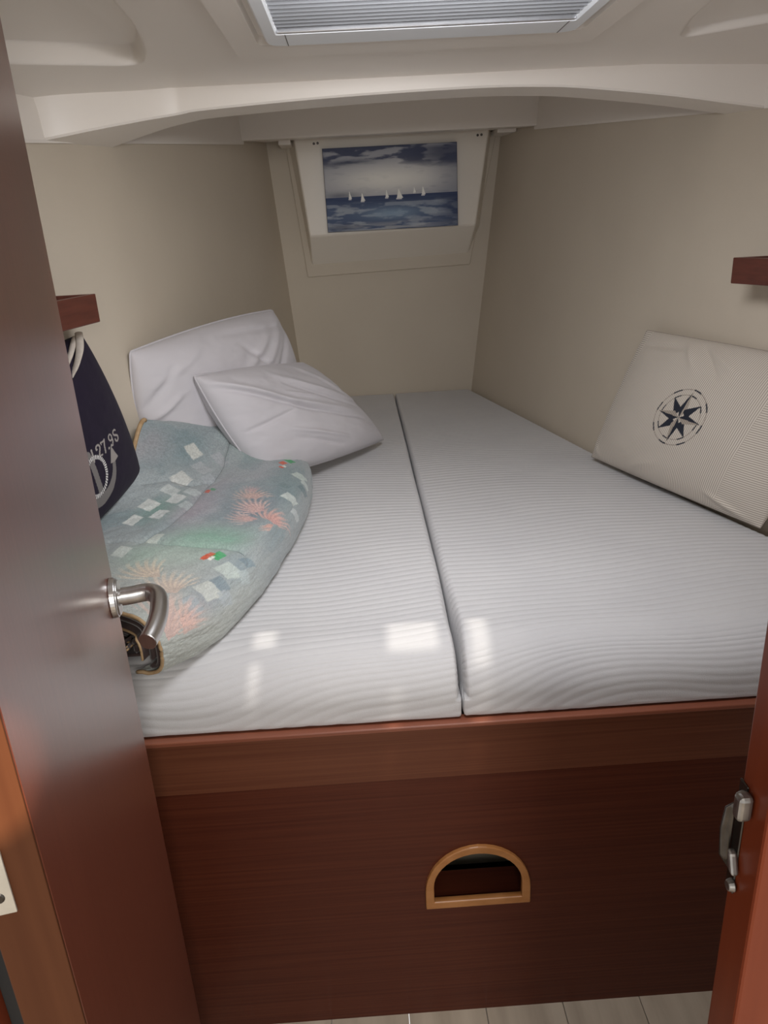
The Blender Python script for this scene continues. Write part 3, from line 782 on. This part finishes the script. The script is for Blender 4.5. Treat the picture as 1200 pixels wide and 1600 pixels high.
Qs = spl(net, NU); Qs = np.swapaxes(spl(np.swapaxes(Qs, 0, 1), NV), 0, 1)     # NU x NV x 3
U, V2 = np.meshgrid(np.linspace(0, 7, NU), np.linspace(0, 7, NV), indexing='ij')
QUV = {'seams': [[(5.937, 5.388), (5.196, 5.502), (4.402, 5.421), (3.608, 5.405), (2.921, 5.502), (2.221, 5.73)], [(2.396, 6.3), (2.342, 5.779), (2.194, 5.177), (2.14, 4.542), (2.1, 3.858), (1.979, 3.207)], [(4.496, 6.56), (4.537, 6.186), (4.308, 5.714), (4.402, 5.421)], [(5.681, 4.835), (5.196, 4.623)]], 
 'blobs': [((5.317, 6.186), (118, 136, 140), 0.44, 0.35, 0.9), ((5.64, 4.9), (132, 152, 142), 0.45, 0.43, 0.8), ((3.877, 5.209), (150, 145, 152), 0.68, 0.33, 0.7), ((5.304, 6.772), (150, 148, 152), 0.38, 0.3, 0.7), ((3.513, 5.893), (122, 150, 142), 0.48, 0.35, 0.9), ((2.383, 4.607), (132, 172, 152), 0.41, 0.6, 0.9), ((1.817, 5.34), (150, 176, 160), 0.4, 0.44, 0.8), ((1.858, 4.64), (168, 182, 172), 0.3, 0.3, 0.7), ((4.604, 4.64), (165, 165, 170), 0.54, 0.3, 0.8), ((3.365, 5.307), (160, 152, 160), 0.45, 0.34, 0.7), ((3.446, 4.363), (120, 118, 135), 0.51, 0.38, 0.7), ((1.158, 3.386), (140, 150, 160), 0.3, 0.79, 0.8), ((0.713, 3.077), (165, 160, 160), 0.3, 0.72, 0.7), ((1.763, 3.516), (135, 152, 160), 0.3, 0.64, 0.7), ((4.038, 3.988), (125, 145, 148), 0.87, 0.76, 0.7), ((1.629, 5.112), (180, 190, 182), 0.41, 0.31, 0.6)], 
 'squares': [((5.263, 6.072), (180, 182, 176), 0.018, None, 0, 0.85, 0), ((4.833, 5.812), (150, 155, 158), 0.018, None, 0, 0.8, 0), ((5.115, 5.584), (152, 156, 160), 0.018, None, 0, 0.8, 0), ((4.537, 6.023), (178, 180, 176), 0.02, 0.017, 0, 0.85, 0), ((4.429, 5.47), (148, 154, 158), 0.018, None, 0, 0.8, 0), ((4.187, 6.023), (172, 178, 176), 0.016, 0.016, 0, 0.8, 0.1), ((4.038, 5.584), (165, 172, 172), 0.013, None, 0, 0.7, 0.1), ((3.756, 6.17), (188, 192, 188), 0.019, 0.015, 0, 0.85, 0.1), ((3.85, 5.763), (182, 186, 184), 0.019, 0.013, 0, 0.85, 0.1), ((3.204, 6.235), (190, 194, 190), 0.019, 0.011, 0, 0.85, 0.1), ((3.325, 5.828), (188, 192, 190), 0.019, 0.012, 0, 0.85, 0.1), ((3.581, 5.502), (160, 168, 168), 0.015, 0.012, 0, 0.7, 0.1), ((2.396, 5.519), (180, 188, 180), 0.019, 0.012, 0, 0.85, 0.1), ((1.925, 5.86), (185, 192, 185), 0.016, 0.012, 0, 0.8, 0.1), ((5.6, 5.274), (190, 192, 184), 0.017, 0.016, 0, 0.7, 0.7), ((4.483, 3.679), (172, 184, 178), 0.016, None, 0, 0.85, 0), ((3.702, 3.647), (182, 190, 186), 0.017, 0.017, 0, 0.85, 0), ((4.2, 2.995), (95, 120, 125), 0.013, 0.015, 0, 0.6, 0), ((3.985, 4.086), (110, 130, 132), 0.013, 0.013, 0, 0.5, 0), ((4.375, 2.979), (176, 186, 182), 0.012, 0.013, 0, 0.8, 0), ((3.608, 2.686), (178, 184, 184), 0.012, 0.014, 0, 0.7, 0), ((1.642, 3.76), (176, 186, 180), 0.018, 0.018, 0, 0.85, -0.2), ((1.373, 3.549), (115, 135, 145), 0.014, 0.014, 0, 0.5, -0.2), ((1.171, 3.679), (182, 186, 180), 0.018, 0.018, 0, 0.85, -0.2), ((1.777, 2.93), (165, 176, 176), 0.013, 0.012, 0, 0.7, -0.2), ((0.821, 3.484), (150, 160, 166), 0.012, 0.016, 0, 0.6, -0.2), ((1.306, 2.816), (160, 168, 172), 0.014, 0.012, 0, 0.6, -0.2), ((1.979, 3.386), (120, 140, 150), 0.013, 0.011, 0, 0.6, -0.2), ((5.129, 4.151), (52, 150, 90), 0.012, 0.013, 0, 0.95, 0), ((4.994, 4.298), (205, 92, 62), 0.011, 0.007, 0, 0.95, 0), ((4.806, 4.314), (205, 92, 62), 0.004, 0.006, 0, 0.95, 0), ((4.846, 4.249), (205, 205, 195), 0.005, 0.004, 0, 0.9, 0), ((3.985, 5.323), (190, 88, 70), 0.007, 0.004, 0, 0.95, 0.3), ((4.038, 5.258), (80, 140, 100), 0.005, 0.005, 0, 0.8, 0.3), ((1.871, 4.233), (70, 165, 105), 0.013, 0.009, 0, 0.95, -0.1), ((1.844, 4.395), (208, 88, 55), 0.013, 0.006, 0, 0.95, -0.1), ((1.75, 4.412), (208, 88, 55), 0.004, 0.005, 0, 0.95, 0), ((1.79, 4.298), (215, 215, 205), 0.008, 0.003, 0, 0.9, 0)], 
 'fans': [((3.594, 4.444), (200, 162, 152), 0.05, 0.94, 1.1, 0.85), ((3.271, 4.151), (202, 164, 158), 0.06, 1.51, 1.0, 0.95), ((3.015, 3.679), (206, 154, 146), 0.06, 0.38, 0.75, 1.0), ((3.056, 4.151), (202, 162, 156), 0.055, 2.21, 0.55, 0.9), ((3.002, 3.614), (204, 154, 142), 0.04, 3.13, 0.25, 0.9), ((3.81, 4.526), (190, 150, 150), 0.035, 1.03, 0.8, 0.6), ((0.835, 4.135), (212, 188, 172), 0.065, 1.15, 1.0, 0.85), ((1.185, 4.705), (212, 188, 168), 0.07, 1.41, 0.7, 0.8), ((0.148, 2.426), (206, 170, 162), 0.065, 0.9, 0.7, 0.85), ((0.417, 2.409), (212, 168, 158), 0.05, 0.67, 0.6, 0.6), ((5.398, 5.6), (160, 168, 170), 0.04, 0.89, 0.6, 0.5)]}
du = np.gradient(Qs, axis=0); dv = np.gradient(Qs, axis=1); nr = np.cross(du, dv); nr /= np.linalg.norm(nr, axis=-1, keepdims=True)+1e-9
nr *= np.where(nr[NU//2, NV*5//7, 2] < 0, -1, 1)
X_, Y_ = Qs[..., 0], Qs[..., 1]
disp = .006*(fbm(U*1.6, V2*1.6, 3)-.5)+.0028*(fbm(U*7, V2*7, 3)-.5)
def poly_d(pts):
    d = np.full(U.shape, 9.)
    for a, b_2 in zip(pts[:-1], pts[1:]): d = np.minimum(d, segd(U, V2, *a, *b_2)[0])
    return d
for pts in QUV['seams']:
    d = poly_d(pts); disp = disp-.0055*np.exp(-(d/.045)**2)+.002*np.exp(-((d-.25)/.16)**2)
Qd = Qs+nr*disp[..., None]

# printed pattern
Cq = np.ones(U.shape+(3,))*np.array(s2l((152, 160, 162)))
def blob(c, col, ru, rv, k_=1.0):
    global Cq
    d = ((U-c[0])/ru)**2+((V2-c[1])/rv)**2
    Cq = mixc(Cq, s2l(col), np.clip(np.exp(-d)*k_*(.65+.7*fbm(U*4+c[0]*7, V2*4, 3)), 0, 1))
Cq = mixc(Cq, s2l((182, 186, 180)), (1-sstep(1.0, 2.9, U+.5*(fbm(U*2, V2*2, 3)-.5)))*.8)
Cq = mixc(Cq, s2l((118, 138, 142)), sstep(.48, .62, fbm(U*1.8+9, V2*1.8, 4))*.5*sstep(2, 3.5, U))
for (c, col, ru, rv, k_) in QUV['blobs']: blob(c, col, ru, rv, k_)
# metric frame so that squares come out square
su_ = np.linalg.norm(du, axis=-1)/(7/NU); sv_ = np.linalg.norm(dv, axis=-1)/(7/NV)
def metric(c):
    i = int(np.clip(c[0]/7*NU, 0, NU-1)); j = int(np.clip(c[1]/7*NV, 0, NV-1)); e1 = du[i, j]/(7/NU); e2 = dv[i, j]/(7/NV)
    P0 = Qs[i, j]; n_ = nr[i, j]; a = Vector((0.45, .9, 0)).normalized(); a = np.array(a); a = a-n_*(a@n_); a /= np.linalg.norm(a); b_2 = np.cross(n_, a)
    D = Qs-P0
    return D@a, D@b_2
def square(c, col, s, sy=None, skew=0, k_=.9, rot=0):
    global Cq
    a, b_2 = metric(c); cr, sr = math.cos(rot), math.sin(rot); a, b_2 = a*cr+b_2*sr, -a*sr+b_2*cr
    sy = sy or s
    wv = .0016*(vnoise(a*180+c[0]*9+40, b_2*180+40)-.5); m_ = np.maximum(np.abs(a+skew*b_2+wv)/s, np.abs(b_2+wv)/sy)
    near = np.hypot(a, b_2) < .08
    Cq = mixc(Cq, s2l(col), (1-sstep(.92, 1.06, m_))*k_*(.7+.45*fbm(a*160+c[0], b_2*160, 3))*near)
for a_ in QUV['squares']:
    c_ = a_[1]; lite = min(c_) > 140 and max(c_) - min(c_) < 30
    square(a_[0], tuple(min(255, q+14) for q in c_) if lite else c_, a_[2]*1.08, (a_[3] or a_[2])*1.08, a_[4], min(1, a_[5]*1.15), a_[6])
def fan(c, col, R, a0, spread, k_=.8):
    R *= 1.15
    """pine-tuft print: curved needles fanning from a stalk"""
    global Cq
    a, b_2 = metric(c); near = np.hypot(a, b_2) < .09
    r = np.hypot(a, b_2)/R; th = np.arctan2(b_2, a)-a0; th = (th+np.pi) % (2*np.pi)-np.pi
    body = (1-sstep(.45, 1.0, r+.25*np.abs(th/spread)))*(np.abs(th) < spread)
    need = (np.sin((th+.5*r)*26) > .1)*(1-sstep(.85, 1.25, r+.2*np.abs(th/spread)))*(np.abs(th) < spread*1.25)*(r > .25)
    Cq = mixc(Cq, s2l(col), body*k_*.8*near)
    Cq = mixc(Cq, s2l((min(255, col[0]+14), min(255, col[1]+22), min(255, col[2]+18))), need*k_*.65*near)
for a_ in QUV['fans']: fan(*a_)
grain = .84+.34*RNG.rand(*U.shape)*.9+.12*(fbm(U*30, V2*30, 2)-.5)
Cq = np.clip(Cq*grain[..., None], 0, 1)
for pts in QUV['seams']:
    d = poly_d(pts); Cq = mixc(Cq, s2l((70, 80, 84)), np.exp(-(d/.014)**2)*.8)
QL = empty('quilt', (-.35, 1.5, .847)); tag(QL, 'rolled green and coral printed quilt with check squares lying on the left mattress', 'quilt')
cov = npmesh('cover', Qd, grid_faces(NU, NV), m_quilt, QL, Cq)
sd = cov.modifiers.new('s', 'SOLIDIFY'); sd.thickness = .004; sd.offset = -1
# piping along the open near end and up the far left edge
tube('piping', Qd[0, 6:, :][::6]+np.array([0, -.001, 0]), .0035, m_tan, QL, n=8)
tube('piping', Qd[int(NU*5.0/7):int(NU*6/7), -1, :][::6]+np.array([.006, 0, .002]), .0050, m_tan, QL, n=8)
# wound inner layers seen in the open end
prof = Qs[0]; prof = prof[int(NV*.6/7):]
end0 = prof.copy()
def inset(pr, d):
    t = np.gradient(pr, axis=0); t /= np.linalg.norm(t, axis=-1, keepdims=True)+1e-9
    # outward normal in the x-z plane of the profile
    nn = np.stack([t[:, 2], 0*t[:, 1], -t[:, 0]], -1); nn /= np.linalg.norm(nn, axis=-1, keepdims=True)+1e-9
    c_ = pr.mean(0); s_ = np.sign(((pr-c_)*nn).sum(1).mean()); return pr-nn*d*s_
def layer(d, n_cut, mat, name, r0=0.003, y_in=.004, pipe=None):
    pr = inset(end0, d)[::5]
    k0 = int(n_cut*len(pr)); pr = pr[k0:]
    pr[:, 2] = np.clip(pr[:, 2], .851+d*.8, 2)
    A = pr+np.array([0, y_in, 0]); B = pr+np.array([.10, .33, 0])*np.array([1, 1, 1])
    n_ = len(A); vs = np.concatenate([A, B]); fs = [(i, i+1, n_+i+1, n_+i) for i in range(n_-1)]
    o = pymesh(name, vs, fs, mat, QL, True); m_ = o.modifiers.new('s', 'SOLIDIFY'); m_.thickness = .006; m_.offset = 0
    if pipe: tube('piping', A+np.array([0, -.002, 0]), pipe, m_tan, QL, n=6)
bm_obj('lining', box_bm(-.60, -.385, 1.150, 1.42, .8485, .8545, .002), m_brown, QL)
layer(.007, 0, m_brown, 'lining', pipe=None)
layer(.020, .04, m_brown, 'lining', y_in=.010)
layer(.033, .10, m_brown, 'lining', y_in=.004, pipe=.0022)
layer(.046, .16, m_brown, 'lining', y_in=.014)
layer(.057, .22, m_brown, 'lining', y_in=.008, pipe=.002)
layer(.066, .28, m_brown, 'lining', y_in=.016)

# ------------------------------------------------------------------ shelves
def shelf(label, fx, sg, y_far, y_near, dep, z0, z1):
    """open tray shelf on the side wall: fiddle rail, end board, bottom"""
    o = empty('shelf', (fx(y_far, z0), y_far, z0)); tag(o, label, 'shelf')
    t = .010
    def pt(y, off, z): return (fx(y, 1.40)-sg*off, y, z)
    def slab(name, y0, y1, o0, o1, za, zb, bev=.0015):
        q = [pt(y0, o0, za), pt(y1, o0, za), pt(y1, o1, za), pt(y0, o1, za)]
        q2 = [(x, y, zb) for x, y, _ in q]
        return bm_obj(name, prism_bm(q, q2, bev, 2), m_shelf, o)
    slab('fiddle_rail', y_near, y_far, dep-t, dep, z0, z1)
    slab('end_board', y_far-t, y_far, .0, dep-t, z0, z1)
    slab('bottom_board', y_near, y_far-t, .0, dep-t, z0, z0+.008)
shelf('dark mahogany tray shelf on the right wall above the striped cushion', xr, 1, 1.648, 1.05, .116, 1.370, 1.4225)
shelf('dark mahogany tray shelf on the left wall above the navy cushion', xl, -1, 1.500, .95, .100, 1.379, 1.431)

# ------------------------------------------------------------------ door
DO = empty('door_1', (-.235, .400, 0)); tag(DO, 'tall mahogany cabin door standing open on the left with a steel lever', 'door', 'structure')
hx, hy, ex, ey = -.235, .400, -.3435, .915
dv_ = Vector((ex-hx, ey-hy, 0)); Ld = dv_.length; dv_.normalize(); dn_ = Vector((dv_.y, -dv_.x, 0))   # +x side normal
if dn_.x < 0: dn_ = -dn_
def dpt(s, d, z): return Vector((hx, hy, 0))+dv_*s+dn_*d+Vector((0, 0, z))
def dbox(name, s0, s1, d0, d1, z0, z1, mat, bev=.001, parent=DO):
    q = [dpt(s0, d0, z0), dpt(s1, d0, z0), dpt(s1, d1, z0), dpt(s0, d1, z0)]
    q2 = [Vector((p_.x, p_.y, z1)) for p_ in q]
    o = bm_obj(name, prism_bm(q, q2, bev, 2), mat, DO); 
    if parent is not DO: o.parent = parent
    return o
dbox('door_leaf', .0035, Ld, -.034, 0, .02, 1.79, m_door, .0015)
dbox('edge_band', 0, .0035, -.040, 0, .02, 1.79, m_edge, .0008)
# hinge leaf on the near edge with countersunk screw holes
hl = dbox('hinge_leaf', -.0022, 0.0, -.060, -.0215, 1.104, 1.157, m_plate, .0006)
for z in (1.119, 1.139):
    for dd in (-.031,):
        a = dpt(-.0021, dd, z); b_2 = dpt(-.0030, dd, z)
        s_ = bm_obj('screw', cyl_bm(a, b_2, .0050, .0036, 16), m_steel_d, DO); s_.parent = hl
# handle
zh = 1.099; sh_ = Ld-.040
HD = bm_obj('door_handle', cyl_bm(dpt(sh_, 0, zh), dpt(sh_, .008, zh), .0265, .0255, 40, .0012), m_steel, DO)
def hpart(name, bm): 
    o = bm_obj(name, bm, m_steel, DO); o.parent = HD; return o
hpart('rosette_rim', cyl_bm(dpt(sh_, .008, zh), dpt(sh_, .0105, zh), .0240, .0225, 40, .0008))
hpart('neck_collar', cyl_bm(dpt(sh_, .0105, zh), dpt(sh_, .0140, zh), .0098, .0098, 24))
pts = [dpt(sh_, .013, zh), dpt(sh_, .025, zh), dpt(sh_, .042, zh+.001), dpt(sh_-.003, .050, zh+.001), dpt(sh_-.014, .0580, zh), dpt(sh_-.034, .0605, zh-.002), dpt(sh_-.060, .0590, zh-.006), dpt(sh_-.084, .054, zh-.010), dpt(sh_-.104, .047, zh-.014)]
pc = catmull(pts, 8); rad = np.interp(np.linspace(0, 1, len(pc)), [0, .3, .45, .8, 1], [1, 1, 1.06, 1.04, 1.0])
lv = tube('lever', pc, .0108, m_steel, DO, n=24, radii=rad, ry=.0118, cap=False); lv.parent = HD
ec = bmesh.new(); t_ = (Vector(pc[-1])-Vector(pc[-2])).normalized()
end = [Vector(lv.data.vertices[len(lv.data.vertices)-24+i].co) for i in range(24)]; cen = sum(end, Vector())/24
L1 = [ec.verts.new(p_) for p_ in end]; L2 = [ec.verts.new(cen+(p_-cen)*.93+t_*.0009) for p_ in end]
for i in range(24): ec.faces.new((L1[i], L1[(i+1) % 24], L2[(i+1) % 24], L2[i]))
ec.faces.new(L2)
o = bm_obj('end_cap', ec, m_steel, DO); o.parent = HD
